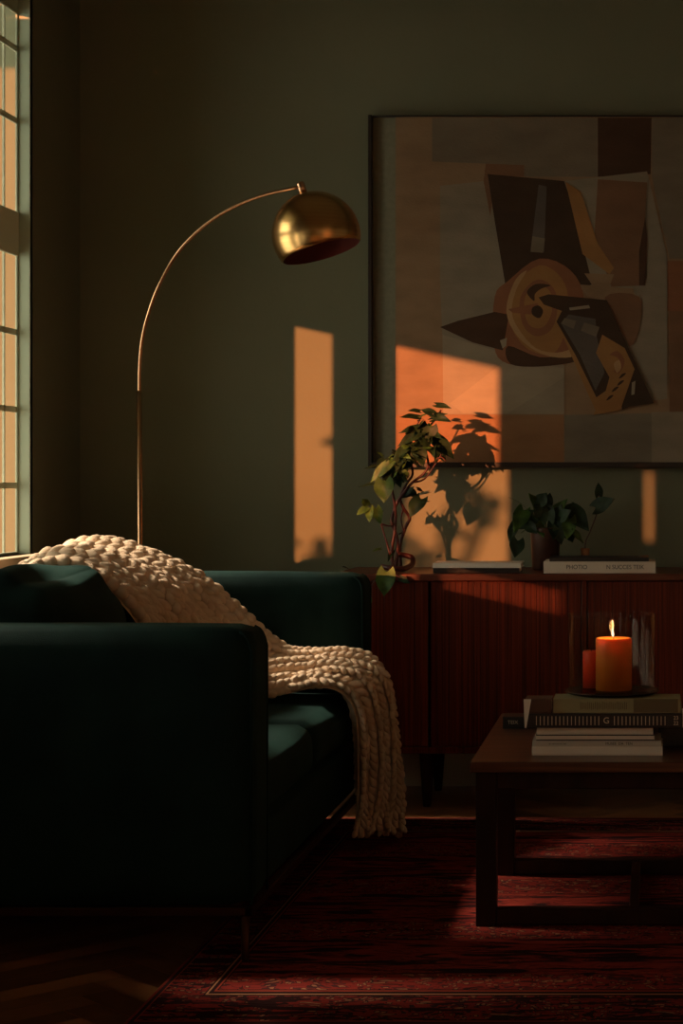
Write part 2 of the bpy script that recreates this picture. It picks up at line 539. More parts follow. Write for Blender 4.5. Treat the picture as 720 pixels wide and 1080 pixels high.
o = MB().box(RX0, RX1, RY0, RY1, .0005, .010).build('rug', m, bevel=.004)
tag(o, 'worn red Persian rug with dark patterned border on the parquet floor', 'rug')

# ------------------------------------------------------------------ sofa
SF = -.845      # front plane of the sofa
SB = -1.775      # back plane
sofa = empty('sofa', (-1.3, 4.7, 0))
tag(sofa, 'dark green velvet sofa with square arms and thin metal legs under the window', 'sofa')
off = Vector((1.3, -4.7, 0))


def sp(mb, name, mt, parent=sofa, **k):
    mb.v = [tuple(Vector(p) + off) for p in mb.v]
    return mb.build(name, mt, parent, **k)


YN0, YN1, YF0, YF1 = 3.87, 4.03, 5.37, 5.53
a = sp(soft_box(SB, SF + .008, YN0, YN1, .125, .708, .034, (0, .006, .004), 12), 'arm', M['velvet'])
a2 = sp(soft_box(SB, SF + .002, YF0, YF1, .125, .743, .034, (0, .004, .006), 12), 'arm', M['velvet'])
for (ya, yb, zt, ob) in ((YN0, YN1, .708, a), (YF0, YF1, .743, a2)):
    pm = MB()
    for yy in (ya + .006, yb - .006):
        pts = [(SF - .004 + (.008 if ob is a else .002), yy, .13)]
        pts += [(SF - .004 + (.008 if ob is a else .002), yy, zt - .05)]
        pts += [(SF - .034 + .030 * math.cos(t) + (.004 if ob is a else 0), yy, zt - .040 + .034 * math.sin(t)) for t in [R(q) for q in (15, 35, 55, 75)]]
        pm.tube(pts, .0035, 6)
    sp(pm, 'piping', M['velvet'], ob)
sp(soft_box(SB, -1.62, YN1 - .01, YF0 + .01, .125, .745, .05, (.0, 0, .01), 12), 'back_frame', M['velvet'])
sp(soft_box(-1.74, SF - .012, YN1 - .005, YF0 + .005, .125, .268, .015, (0, 0, 0), 8), 'base', M['velvet'])
for i, (ya, yb) in enumerate(((4.034, 4.70), (4.703, 5.366))):
    c = sp(soft_box(-1.64, -.862, ya, yb, .27, .402, .042, (.014, .0, .022), 16, .003, 5, i * 3), 'seat_cushion', M['velvet'])
for i, (ya, yb) in enumerate(((4.04, 4.69), (4.70, 5.36))):
    b_ = soft_box(-.115, .115, ya, yb, -.215, .215, .085, (.035, .0, .02), 34, .024, 3.6, i * 7 + 1.3)
    # lean the cushion against the back
    mt_ = Matrix.Translation((-1.43 - .055 * i, 0, .585 - .03 * i)) @ Matrix.Rotation(R(-17), 4, 'Y')
    b_.v = [tuple(mt_ @ Vector(p)) for p in b_.v]
    sp(b_, 'back_cushion', M['velvet'])
mb = MB()
mb.box(SB + .02, SF + .004, YN0 + .004, YN0 + .02, .106, .124).box(SB + .02, SF + .004, YF1 - .02, YF1 - .004, .106, .124)
mb.box(SF - .012, SF + .004, YN0 + .004, YF1 - .004, .106, .124).box(SB + .02, SB + .036, YN0 + .004, YF1 - .004, .106, .124)
sp(mb, 'metal_rail', M['rail'], bevel=.002)
for x in (SF - .012, SB + .03):
    for y in (YN0 + .016, YF1 - .02):
        z0 = .0102 if x > -1.2 else 0.0
        lg = MB().lathe([(.007, z0), (.0085, z0 + .006), (.010, .108)], 12, cap0=True, cap1=True)
        lg.v = [(p[0] + x, p[1] + y, p[2]) for p in lg.v]
        sp(lg, 'leg', M['rail'])

# ------------------------------------------------------------------ knitted throw
NN = [(-1.70, 4.60, .66), (-1.60, 4.60, .755), (-1.46, 4.655, .785), (-1.315, 4.67, .66), (-1.265, 4.69, .51), (-1.16, 4.84, .442), (-1.02, 5.00, .440), (-.905, 5.035, .438), (-.842, 5.05, .395), (-.830, 5.06, .25), (-.826, 5.05, .12), (-.820, 5.03, .055)]
FF = [(-1.75, 5.36, .70), (-1.68, 5.35, .785), (-1.55, 5.345, .822), (-1.36, 5.34, .765), (-1.22, 5.335, .665), (-1.07, 5.33, .525), (-.97, 5.33, .505), (-.84, 5.33, .495), (-.782, 5.32, .44), (-.745, 5.28, .29), (-.722, 5.22, .11), (-.712, 5.17, .036)]
NS = 14
A_ = np.array(crom(NN, NS)); B_ = np.array(crom(FF, NS))
NU = len(A_)
st = np.linspace(0, len(NN) - 1, NU)


def surf(u, v):
    u = max(0, min(NU - 1.001, u))
    i = int(u); t = u - i
    a = A_[i] * (1 - t) + A_[i + 1] * t
    b = B_[i] * (1 - t) + B_[i + 1] * t
    return a * (1 - v) + b * v


def surf_full(u, v):
    p = surf(u, v)
    e = .5
    du = surf(u + e, v) - surf(u - e, v)
    dv = surf(u, min(1, v + .05)) - surf(u, max(0, v - .05))
    nrm = np.cross(du, dv); nrm = nrm / (np.linalg.norm(nrm) + 1e-9)
    s = u / NS
    # out of the sofa: up and to the front
    if nrm[2] * 1.0 + nrm[0] * .8 < 0: nrm = -nrm
    fold = .011 + .012 * max(0, min(1, (s - 4.0) / 2.5))
    nf = 2.6
    edge = min(v, 1 - v)
    p = p + nrm * (fold * math.sin(2 * math.pi * nf * v + .9 * math.sin(s * .9) + .5) + .010 * noise.noise(Vector((s * .8, v * 3, 3.1))))
    p = p + nrm * (.012 * math.sin(math.pi * v))
    return p


def frame(u, v):
    p = surf_full(u, v)
    du = surf_full(u + .6, v) - surf_full(u - .6, v)
    v1, v2 = min(1, v + .02), max(0, v - .02)
    dv = (surf_full(u, v1) - surf_full(u, v2))
    L = np.linalg.norm(dv) / (v1 - v2)
    du /= (np.linalg.norm(du) + 1e-9); dv /= (np.linalg.norm(dv) + 1e-9)
    n_ = np.cross(du, dv); n_ /= (np.linalg.norm(n_) + 1e-9)
    if n_[2] + n_[0] * .8 < 0: n_ = -n_
    return p, du, dv, n_, L


rng = random.Random(4)
NC = 11
sph = [(math.sin(math.pi * i / 7) * math.cos(2 * math.pi * k / 9), math.sin(math.pi * i / 7) * math.sin(2 * math.pi * k / 9), math.cos(math.pi * i / 7)) for i in range(1, 7) for k in range(9)]
sph = np.array(sph + [(0, 0, 1), (0, 0, -1)])
sf = []
for i in range(5):
    for k in range(9):
        k2 = (k + 1) % 9
        sf.append((i * 9 + k, (i + 1) * 9 + k, (i + 1) * 9 + k2, i * 9 + k2))
for k in range(9):
    k2 = (k + 1) % 9
    sf.append((54, k, k2)); sf.append((55, 45 + k2, 45 + k))
mb = MB()
for c in range(NC):
    vc = (c + .5) / NC
    u = rng.random() * 1.2
    while u < NU - 1.5:
        p, du, dv, nn_, L = frame(u, vc)
        cw = max(.026, min(.056, L / NC))
        pitch = max(.021, cw * .56)
        for sgn in (-1, 1):
            j = rng.uniform(-.1, .1)
            tilt = R(27 + rng.uniform(-7, 7)) * sgn
            ax = du * math.cos(tilt) + dv * math.sin(tilt) * 1.0 + nn_ * (.18 + j)
            ax /= np.linalg.norm(ax)
            sd = np.cross(nn_, ax); sd /= np.linalg.norm(sd)
            up = np.cross(ax, sd)
            ctr = p + dv * sgn * cw * .235 + nn_ * (.010 + rng.uniform(-.002, .003)) + du * j * .02
            la, lb, lc = pitch * .92, cw * .262 * rng.uniform(.9, 1.1), cw * .30 * rng.uniform(.9, 1.1)
            # droplet: one end thicker
            q = sph.copy()
            taper = 1 + .22 * q[:, 2]
            vv = ctr + np.outer(q[:, 2] * la, ax) + np.outer(q[:, 0] * taper * lb, sd) + np.outer(q[:, 1] * taper * lc, up)
            mb.add(vv, sf, 0, True)
        # advance by pitch along the length
        du_len = np.linalg.norm(surf_full(min(NU - 1.01, u + 1), vc) - surf_full(u, vc)) + 1e-6
        u += pitch / du_len
# backing web that ties the stitches together
nu, nv = NU - 1, 24
gv = [surf_full(i, k / nv) for i in range(nu) for k in range(nv + 1)]
gf = [(i * (nv + 1) + k, (i + 1) * (nv + 1) + k, (i + 1) * (nv + 1) + k + 1, i * (nv + 1) + k + 1) for i in range(nu - 1) for k in range(nv)]
mb.add(gv, gf, 0, True)
o = mb.build('knitted_throw', M['wool'])
tag(o, 'chunky cream knitted throw draped over the green sofa down to the rug', 'blanket')

# ------------------------------------------------------------------ sideboard
SX0, SX1, SY0, SY1, ST = -.985, .62, 5.70, 6.142, .728
sb = empty('sideboard', (-.2, 5.92, 0))
tag(sb, 'long dark red wooden sideboard with sliding doors and tapered legs below painting', 'sideboard')
off = Vector((.2, -5.92, 0))


def sbp(mb, name, mt, parent=sb, **k):
    mb.v = [tuple(Vector(p) + off) for p in mb.v]
    return mb.build(name, mt, parent, **k)


sbp(MB().box(SX0 - .006, SX1 + .006, SY0 - .004, SY1, ST - .022, ST), 'top', M['rosewood_top'], bevel=.003)
mb = MB()
zb, zt = .175, ST - .022
mb.box(SX0, SX0 + .018, SY0, SY1, zb, zt).box(SX1 - .018, SX1, SY0, SY1, zb, zt)
mb.box(SX0 + .018, SX1 - .018, SY0, SY1, zb, zb + .020).box(SX0 + .018, SX1 - .018, SY1 - .01, SY1, zb + .020, zt)
mb.box(-.225, -.208, SY0 + .004, SY1 - .01, zb + .020, zt)
sbp(mb, 'carcass', M['rosewood'], bevel=.002)


def reeded(x0, x1, y, z0, z1, pitch=.019):
    mb = MB()
    nn_ = max(2, int((x1 - x0) / pitch)); w = (x1 - x0) / nn_
    for k in range(nn_):
        a_ = x0 + k * w
        mb.box(a_ + .0006, a_ + w - .0006, y, y + .012, z0, z1)
    mb.box(x0, x1, y + .002, y + .016, z0, z1)
    return mb


for (x0, x1, dy) in ((SX0 + .02, -.697, .006), (-.689, -.227, .012), (-.206, .190, .006), (.197, SX1 - .02, .012)):
    sbp(reeded(x0, x1, SY0 + dy, zb + .021, zt - .002), 'door', M['rosewood'], bevel=.0008)
for x in (SX0 + .075, -.708, .30, SX1 - .075):
    for y in (SY0 + .075, SY1 - .07):
        if x == SX0 + .075 and False: continue
        lg = MB().lathe([(.0115, 0), (.013, .004), (.024, .165), (.025, .176)], 18, cap0=True, cap1=True)
        lg.v = [(p[0] + x, p[1] + y, p[2]) for p in lg.v]
        sbp(lg, 'leg', M['walnut_dark'])

# ------------------------------------------------------------------ painting
PY = 6.118        # face of the canvas
pa = empty('painting', W(560, 490, PY + .03))
tag(pa, 'large abstract painting in browns, ochre and cream hung above the sideboard', 'painting')
off = -W(560, 490, PY + .03)
PX1 = .46


def px4(zx, zy):
    return (380 + zx / 2.118, 110 + zy / 2.118)


def pap(mb, name, mt, **k):
    mb.v = [tuple(Vector(p) + off) for p in mb.v]
    return mb.build(name, mt, pa, **k)


tl, br = W(417, 124, PY), W(388, 488.5, PY)
x_out, x_in = W(388.3, 0, PY).x, W(392.5, 0, PY).x
zt_, zb_ = W(0, 123.5, PY).z, W(0, 487.5, PY).z
mb = MB()
mb.box(x_out, x_in, PY - .010, YB - .001, zb_ - .018, zt_ + .006)
mb.box(PX1, PX1 + .014, PY - .010, YB - .001, zb_ - .018, zt_ + .006)
mb.box(x_in, PX1, PY - .010, YB - .001, zb_ - .018, zb_)
mb.box(x_in, PX1, PY - .004, YB - .001, zt_, zt_ + .006)
pap(mb, 'frame', M['frame'], bevel=.0015)
pap(MB().box(x_in, tl.x, PY + .012, YB - .004, zb_, zt_), 'mount', M['mount'])
CC = {
    'tan': (.28, .18, .105), 'grey': (.19, .15, .105), 'dark': (.075, .038, .022), 'brown': (.20, .105, .058), 'cream': (.31, .25, .175),
    'cream2': (.345, .275, .19), 'pale': (.26, .215, .155), 'black': (.062, .036, .022), 'ochre': (.33, .165, .06), 'ochre2': (.42, .25, .12),
    'rust': (.26, .11, .055), 'slate': (.115, .095, .08), 'low': (.30, .155, .075), 'lowgrey': (.20, .165, .12)}
keys = list(CC)
cmats = [canvas('paint_' + k, CC[k]) for k in keys]
mb = MB()
mb.box(tl.x, PX1, PY, YB - .003, zb_, zt_, keys.index('tan'))
lay = [0]


def poly(color, pts, smooth_closed=False):
    lay[0] += 1
    y = PY - .00025 * lay[0]
    if smooth_closed:
        q = [np.array(p, float) for p in pts]
        nq = len(q); out = []
        for i in range(nq):
            p0, p1, p2, p3 = q[i - 1], q[i], q[(i + 1) % nq], q[(i + 2) % nq]
            for t in (0, .25, .5, .75):
                out.append(.5 * ((2 * p1) + (p2 - p0) * t + (2 * p0 - 5 * p1 + 4 * p2 - p3) * t * t + (3 * p1 - p0 - 3 * p2 + p3) * t ** 3))
        pts = out
    v = []
    for zx, zy in pts:
        a_, b_ = px4(zx, zy)
        w = W(a_, b_, PY)
        v.append((min(PX1, w.x), y, max(zb_, min(zt_, w.z))))
    nv_ = len(v)
    # a thin layer of paint with its own edge
    v2 = v + [(p[0], y + .0002, p[2]) for p in v]
    f = [tuple(range(nv_))] + [(i, nv_ + i, nv_ + (i + 1) % nv_, (i + 1) % nv_) for i in range(nv_)]
    mb.add(v2, f, keys.index(color))


poly('grey', [(160, 30), (530, 30), (530, 162), (366, 162), (360, 136), (160, 128)])
poly('dark', [(530, 30), (650, 30), (648, 156), (530, 162)])
poly('grey', [(650, 30), (1000, 30), (1000, 345), (690, 345), (650, 160)])
poly('rust', [(685, 350), (1000, 350), (1000, 462), (685, 462)])
poly('brown', [(690, 462), (1000, 462), (1000, 690), (690, 690)])
poly('cream', [(183, 500), (330, 560), (455, 582), (455, 692), (185, 692)])
poly('cream2', [(200, 668), (327, 570), (455, 590), (455, 610), (330, 690), (230, 690)])
poly('pale', [(178, 182), (275, 172), (300, 250), (335, 400), (335, 560), (183, 515), (178, 400)])
poly('pale', [(455, 172), (640, 150), (685, 340), (685, 658), (640, 664), (560, 440), (500, 400)])
poly('brown', [(365, 162), (366, 136), (280, 133), (275, 172), (290, 250), (300, 160)])
poly('low', [(80, 694), (455, 694), (455, 805), (80, 805)])
poly('lowgrey', [(455, 694), (650, 690), (650, 805), (455, 805)])
poly('pale', [(650, 688), (1000, 682), (1000, 805), (650, 805)])
poly('black', [(284, 156), (455, 172), (478, 240), (500, 330), (518, 402), (470, 420), (325, 412), (300, 262)])
poly('slate', [(398, 180), (416, 184), (410, 330), (380, 325)])
poly('grey', [(384, 295), (412, 300), (408, 332), (380, 330)])
poly('brown', [(530, 168), (640, 175), (628, 405), (560, 408), (522, 300)])
poly('dark', [(636, 250), (640, 300), (636, 405), (622, 405), (622, 330)])
poly('ochre', [(458, 174), (492, 196), (530, 312), (566, 366), (556, 380), (496, 335)])
poly('tan', [(500, 378), (566, 380), (556, 408), (518, 405)])
poly('tan', [(480, 402), (610, 412), (612, 436), (520, 440)])
poly('brown', [(545, 432), (622, 430), (622, 500), (604, 540), (590, 520)], True)
poly('rust', [(300, 430), (330, 395), (400, 345), (470, 372), (500, 440), (490, 560), (420, 582), (330, 580), (298, 540)], True)
poly('dark', [(178, 498), (218, 484), (300, 464), (332, 470), (318, 550), (250, 532)])
poly('dark', [(330, 540), (400, 565), (470, 560), (480, 575), (400, 586), (335, 580)], True)
poly('ochre', [(400, 360), (450, 390), (465, 450), (450, 530), (420, 560), (365, 540), (332, 480), (342, 410)], True)
poly('ochre2', [(372, 372), (350, 410), (338, 460), (352, 500), (392, 545), (440, 555), (480, 545), (470, 565), (410, 560), (352, 520), (326, 462), (345, 395)], True)
poly('rust', [(395, 392), (432, 412), (440, 460), (425, 505), (390, 518), (362, 490), (358, 430)], True)
poly('ochre', [(398, 405), (424, 420), (428, 462), (412, 495), (388, 500), (370, 480), (368, 430)], True)
poly('dark', [(388, 440), (372, 420), (392, 402), (425, 405), (405, 412), (390, 424)], True)
poly('rust', [(330, 458), (395, 445), (405, 462), (380, 470), (340, 466)])
poly('black', [(384, 455), (398, 450), (408, 462), (400, 478), (384, 470)], True)
poly('ochre', [(440, 490), (470, 500), (520, 600), (545, 640), (528, 690), (505, 640)])
poly('black', [(398, 432), (420, 425), (550, 438), (655, 668), (600, 676), (585, 682), (560, 600), (548, 640), (527, 655), (480, 560), (438, 486), (450, 462), (410, 448)])
poly('slate', [(465, 470), (525, 480), (528, 520), (545, 600), (525, 640), (490, 560), (448, 490)])
poly('grey', [(500, 488), (534, 498), (526, 520), (492, 506)])
poly('grey', [(456, 478), (482, 484), (476, 502), (448, 490)])
poly('cream', [(466, 455), (510, 449), (513, 456), (468, 461)])
poly('ochre', [(540, 515), (590, 545), (612, 592), (580, 684), (520, 694), (548, 640), (556, 610), (526, 556)])
for k, (cx, cy) in enumerate(((556, 655), (568, 636), (580, 622), (584, 606))):
    poly('black', [(cx - 7, cy + 7), (cx, cy - 3), (cx + 9, cy - 5), (cx + 2, cy + 3)], True)
poly('rust', [(556, 560), (575, 552), (590, 575), (578, 600), (566, 596), (580, 578), (572, 565)], True)
poly('ochre2', [(566, 580), (578, 572), (582, 590), (572, 600)], True)
poly('cream', [(606, 622), (614, 618), (612, 648), (605, 650)])
poly('cream', [(312, 528), (328, 522), (326, 540), (318, 546)])
pap(mb, 'canvas', cmats)

# ------------------------------------------------------------------ floor lamp
LY = 5.80
lp = W(148, 575, LY)
lamp = empty('floor_lamp', (lp.x, LY, 0))
tag(lamp, 'tall brass arc floor lamp with domed shade standing behind the sofa', 'floor lamp')
off = Vector((-lp.x, -LY, 0))


def lpp(mb, name, mt, parent=lamp, **k):
    mb.v = [tuple(Vector(p) + off) for p in mb.v]
    return mb.build(name, mt, parent, **k)


def tr(mb, v):
    mb.v = [tuple(Vector(p) + Vector(v)) for p in mb.v]
    return mb


lpp(tr(MB().lathe([(0.0, .0), (.13, .0), (.135, .006), (.135, .026), (.125, .032), (.02, .034), (.012, .06), (0, .06)], 40), (lp.x, LY, 0)), 'base', M['brass_pole'])
zj = W(0, 412, LY).z
xt = W(146.5, 412, LY).x
lpp(MB().tube([(lp.x, LY, .05), (lp.x, LY, .6), (xt, LY, zj)], .0082, 14), 'pole', M['brass_pole'])
arc_px = [(146.8, 415), (147, 390), (149.5, 360), (156, 332), (168, 300), (187, 267), (213, 240), (243, 220), (277, 206), (314, 197.5)]
arc = [W(a_, b_, LY - .15 * (k / (len(arc_px) - 1)) ** 1.3) for k, (a_, b_) in enumerate(arc_px)]
lpp(MB().tube([tuple(p) for p in crom(arc, 6)], .0052, 12), 'arm', M['brass_pole'])
SYY = LY - .15
c_ = W(333.5, 248, SYY)
Rr = .1335
axis = Vector((-.30, .04, .95)).normalized()
rot = axis.to_track_quat('Z', 'Y').to_matrix().to_4x4()
mt_ = Matrix.Translation(c_) @ rot
prof = [(Rr * math.sin(R(t)) + (0 if t else .0005), Rr * math.cos(R(t))) for t in range(0, 116, 4)]
pin = [((Rr - .003) * math.sin(R(t)) + (0 if t else .0005), (Rr - .003) * math.cos(R(t))) for t in range(114, -1, -4)]
sh = lpp(MB().lathe(prof + pin[:1], 64, mat=mt_), 'lamp_shade', M['brass'])
lpp(MB().lathe(pin, 64, mat=mt_), 'shade_lining', M['shade_in'], sh)
lpp(MB().lathe([(.002, Rr - .004), (.0125, Rr - .004), (.0125, Rr + .032), (.0105, Rr + .036), (.001, Rr + .036)], 20, mat=mt_), 'cap', M['brass_pole'])
lpp(MB().lathe([(.014, .125), (.014, .075), (.02, .06), (.03, .035), (.028, .012), (.012, .001), (.001, 0)], 20, mat=mt_), 'bulb', M['bulb'])

# ------------------------------------------------------------------ plants
def leaf(mb, base, tip, width, up, droop=.18, mi=0, fold=.18, heart=.25):
    """Heart-shaped leaf from stalk point to tip."""
    base, tip = Vector(base), Vector(tip)
    d = tip - base; L = d.length; d.normalize()
    up = Vector(up)
    s = d.cross(up)
    if s.length < 1e-4: s = d.cross(Vector((1, 0, .3)))
    s.normalize(); nrm = s.cross(d).normalized()
    nl, nw = 9, 6
    v, f = [], []
    for i in range(nl + 1):
        t = i / nl
        w = width * .5 * (math.sin(math.pi * min(1, (t + .10) / 1.10) ** .68)) * (1.0 if t < .97 else .4)
        if i == nl: w = width * .01
        for k in range(nw + 1):
            q = (k / nw) * 2 - 1
            back = -heart * L * (abs(q) ** 1.5) * max(0, 1 - t * 3.2)
            p = base + d * (t * L + back) + s * (q * w) + nrm * (abs(q) * w * fold - droop * L * t * t + .02 * L * math.sin(t * 9 + q * 3))
            v.append(p)
    for i in range(nl):
        for k in range(nw):
            a_ = i * (nw + 1) + k
            f.append((a_, a_ + 1, a_ + nw + 2, a_ + nw + 1))
    mb.add(v, f, mi, True)


rl = random.Random(11)
pv = empty('trailing_plant', W(415, 599, 5.90))
pv.location.z = ST
tag(pv, 'tall leafy vine with red stems at the left end of the sideboard', 'plant')
off = -Vector(pv.location)


def z5(zx, zy, dy=0.0):
    return W(360 + zx / 4, 400 + zy / 4, 5.90 + dy)


def pvp(mb, name, mt, parent=None, root=None, **k):
    r_ = root or pv
    mb.v = [tuple(Vector(p) - Vector(r_.location)) for p in mb.v]
    return mb.build(name, mt, r_, **k)


stems = [
    [(228, 800, 0), (236, 720, 0), (232, 660, .0), (212, 600, .0), (230, 530, .0), (262, 480, 0), (300, 435, -.01), (345, 400, -.02), (366, 360, -.02), (355, 300, 0), (350, 230, 0), (395, 170, 0), (420, 130, 0)],
    [(250, 795, .02), (246, 700, .02), (272, 620, .02), (288, 585, .02), (262, 545, .01), (248, 500, .01), (275, 440, .02), (300, 400, .02), (290, 330, .01), (290, 260, .01), (320, 190, .01), (340, 150, .01)],
    [(218, 800, -.02), (212, 720, -.02), (225, 640, -.02), (228, 560, -.02), (216, 480, -.03), (200, 420, -.03), (190, 380, -.03), (170, 350, -.03)],
    [(205, 740, -.04), (185, 670, -.04), (165, 610, -.04), (130, 570, -.05), (105, 540, -.05), (92, 520, -.05)],
    [(165, 610, -.04), (210, 620, -.03), (228, 600, -.02)],
    [(288, 585, .02), (262, 640, .02), (240, 655, .01)],
    [(262, 545, .01), (250, 590, .0), (262, 640, .0)],
    [(300, 435, -.01), (350, 420, -.02), (400, 350, -.02), (430, 300, -.02)],
    [(345, 400, -.02), (410, 330, -.02), (440, 345, -.02)],
]
mb = MB()
for k, s_ in enumerate(stems):
    pts = [z5(*p) for p in s_]
    pts[0].z = max(pts[0].z, ST + .004)
    pts = crom(pts, 4)
    r0 = .0062 if k < 3 else .0036
    mb.tube([tuple(p) for p in pts], [r0 * (1 - .6 * i / len(pts)) for i in range(len(pts))], 7)
pvp(mb, 'stem', M['stem'])
# thick looping root stem lying on the wood
lo = [z5(172, 790, -.05), z5(200, 795, -.07), z5(260, 800, -.06), z5(298, 780, .0), z5(296, 752, .02), z5(262, 742, .02), z5(236, 738, 0)]
for p in lo[:4]: p.z = max(ST + .009, p.z)
mb = MB(); mb.tube([tuple(p) for p in crom(lo, 5)], .0085, 9)
pvp(mb, 'rootstock', M['stem'])
Ls = [  # base zx,zy, tip zx,zy, width, depth offset, dark for leaves out of the light
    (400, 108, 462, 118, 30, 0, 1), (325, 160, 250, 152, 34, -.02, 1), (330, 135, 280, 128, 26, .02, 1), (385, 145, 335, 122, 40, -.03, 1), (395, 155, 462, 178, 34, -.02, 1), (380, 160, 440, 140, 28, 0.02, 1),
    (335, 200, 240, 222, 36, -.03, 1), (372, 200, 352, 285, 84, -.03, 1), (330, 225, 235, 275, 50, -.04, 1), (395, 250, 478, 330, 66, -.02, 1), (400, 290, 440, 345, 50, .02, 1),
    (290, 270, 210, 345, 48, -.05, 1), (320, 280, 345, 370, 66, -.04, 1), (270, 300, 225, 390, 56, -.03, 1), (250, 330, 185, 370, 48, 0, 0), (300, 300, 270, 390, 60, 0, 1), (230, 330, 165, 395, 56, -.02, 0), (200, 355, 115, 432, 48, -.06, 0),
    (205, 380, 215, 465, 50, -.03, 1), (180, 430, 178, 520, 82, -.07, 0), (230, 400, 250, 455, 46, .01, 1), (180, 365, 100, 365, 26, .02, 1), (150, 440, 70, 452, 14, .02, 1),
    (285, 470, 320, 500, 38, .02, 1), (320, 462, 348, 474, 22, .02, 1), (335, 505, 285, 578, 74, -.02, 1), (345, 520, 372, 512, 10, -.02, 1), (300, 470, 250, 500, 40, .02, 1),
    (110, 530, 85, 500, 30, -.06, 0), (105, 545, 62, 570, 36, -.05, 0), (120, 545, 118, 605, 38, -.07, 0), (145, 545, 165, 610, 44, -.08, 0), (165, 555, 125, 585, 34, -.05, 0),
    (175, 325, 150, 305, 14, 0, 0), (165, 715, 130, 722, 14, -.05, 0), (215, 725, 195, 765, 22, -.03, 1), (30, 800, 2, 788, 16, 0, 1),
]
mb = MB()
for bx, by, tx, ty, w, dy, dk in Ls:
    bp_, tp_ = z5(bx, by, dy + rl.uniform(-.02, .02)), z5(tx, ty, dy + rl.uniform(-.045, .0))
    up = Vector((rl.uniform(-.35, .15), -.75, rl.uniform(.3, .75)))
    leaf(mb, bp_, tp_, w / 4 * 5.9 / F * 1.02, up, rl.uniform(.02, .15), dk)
for k in range(64):      # smaller leaves crowding the shoots
    bx, by = rl.choice([(360, 150), (330, 210), (300, 270), (280, 310), (240, 330), (210, 390), (330, 280), (380, 280), (250, 400), (290, 340), (210, 350), (350, 250)])
    bx += rl.uniform(-40, 40); by += rl.uniform(-30, 30)
    ang = rl.uniform(.1, 2 * math.pi); ln = rl.uniform(26, 52)
    p0 = z5(bx, by, rl.uniform(-.09, .03)); p1 = z5(bx + ln * math.cos(ang), by + .6 * ln * math.sin(ang) + 14, rl.uniform(-.11, .03))
    leaf(mb, p0, p1, rl.uniform(24, 44) / 4 * 5.9 / F, (rl.uniform(-.6, .4), -.6, rl.uniform(.2, .8)), rl.uniform(.05, .25), 1 if rl.random() < .75 else 0)
# leaves hanging over the front edge of the top
def z5f(zx, zy, y): return W(360 + zx / 4, 400 + zy / 4, y)
leaf(mb, z5f(190, 812, 5.672), z5f(178, 915, 5.655), 84 / 4 * 5.65 / F, (0, -1, .2), .05, 0)
leaf(mb, z5f(110, 920, 5.66), z5f(122, 958, 5.65), 30 / 4 * 5.65 / F, (0, -1, .2), .05, 0)
leaf(mb, z5f(250, 838, 5.665), z5f(290, 862, 5.66), 26 / 4 * 5.65 / F, (0, -1, .2), .05, 1)
pvp(mb, 'leaves', [M['leaf'], M['leaf_dark']])
mb = MB()
mb.tube([tuple(p) for p in crom([z5(236, 738, 0), z5(225, 765, -.08), Vector(z5f(205, 800, 5.74)), Vector((z5f(195, 806, 5.69).x, 5.682, ST + .004)), Vector((z5f(190, 812, 5.672).x, 5.672, ST - .004))], 5)], .0022, 6)
mb.tube([tuple(p) for p in crom([Vector((z5f(195, 806, 5.69).x, 5.682, ST + .006)), z5f(140, 850, 5.668), z5f(110, 920, 5.66)], 5)], .0016, 6)
mb.tube([tuple(p) for p in crom([Vector((z5f(195, 806, 5.69).x, 5.682, ST + .006)), z5f(225, 825, 5.668), z5f(250, 838, 5.665)], 5)], .0016, 6)
pvp(mb, 'runner', M['stem'])

# potted plant behind the books
def z6(zx, zy, dy=0.0):
    return W(500 + zx / 3.273, 480 + zy / 3.273, 5.97 + dy)


pp = W(575, 600, 5.97)
pot = empty('potted_plant', (pp.x, 5.97, ST))
tag(pot, 'bushy dark green plant in a brown glazed pot beside the tall vine', 'plant')
p_ = MB().lathe([(.0, .0), (.040, .0), (.043, .004), (.049, .128), (.050, .136), (.045, .136), (.043, .120), (0.001, .118)], 40)
p_.build('pot', M['pot'], pot)
MB().lathe([(.0445, .122), (.02, .126), (.001, .127)], 24).build('soil', M['soil'], pot)
LL = [(235, 210, 190, 130, 54), (225, 165, 250, 130, 44), (250, 180, 262, 128, 34), (200, 215, 128, 250, 60), (170, 190, 140, 260, 52), (140, 240, 120, 300, 36), (150, 295, 140, 352, 48),
      (230, 220, 165, 245, 50), (235, 200, 205, 170, 44), (255, 225, 250, 150, 48), (265, 215, 320, 150, 40), (280, 230, 300, 170, 52), (320, 200, 345, 160, 34), (300, 215, 330, 190, 40), (335, 190, 392, 255, 62), (330, 220, 320, 290, 46),
      (290, 250, 300, 310, 40), (345, 270, 385, 300, 36), (320, 260, 340, 300, 46), (210, 235, 240, 275, 40), (270, 235, 275, 290, 36), (185, 240, 215, 270, 36)]
mb = MB()
for bx, by, tx, ty, w in LL:
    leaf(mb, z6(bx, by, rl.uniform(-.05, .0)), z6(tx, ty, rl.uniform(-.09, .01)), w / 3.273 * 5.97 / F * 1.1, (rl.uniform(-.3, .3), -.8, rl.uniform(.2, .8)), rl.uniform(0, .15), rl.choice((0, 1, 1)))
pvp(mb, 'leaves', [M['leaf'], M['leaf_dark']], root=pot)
mb = MB()
for tx, ty in ((215, 170), (180, 200), (250, 170), (290, 190), (335, 205), (160, 270), (340, 260)):
    q = [z6(245 + (tx - 245) * .12, 262), z6(245 + (tx - 245) * .5, (262 + ty) / 2 - 22, -.01), z6(tx, ty, -.02)]
    mb.tube([tuple(p) for p in crom(q, 5)], .0022, 6)
mb.tube([tuple(p) for p in crom([z6(230, 235), z6(175, 180, -.02), z6(150, 160, -.02), z6(118, 146, -.02)], 5)], .0012, 5)
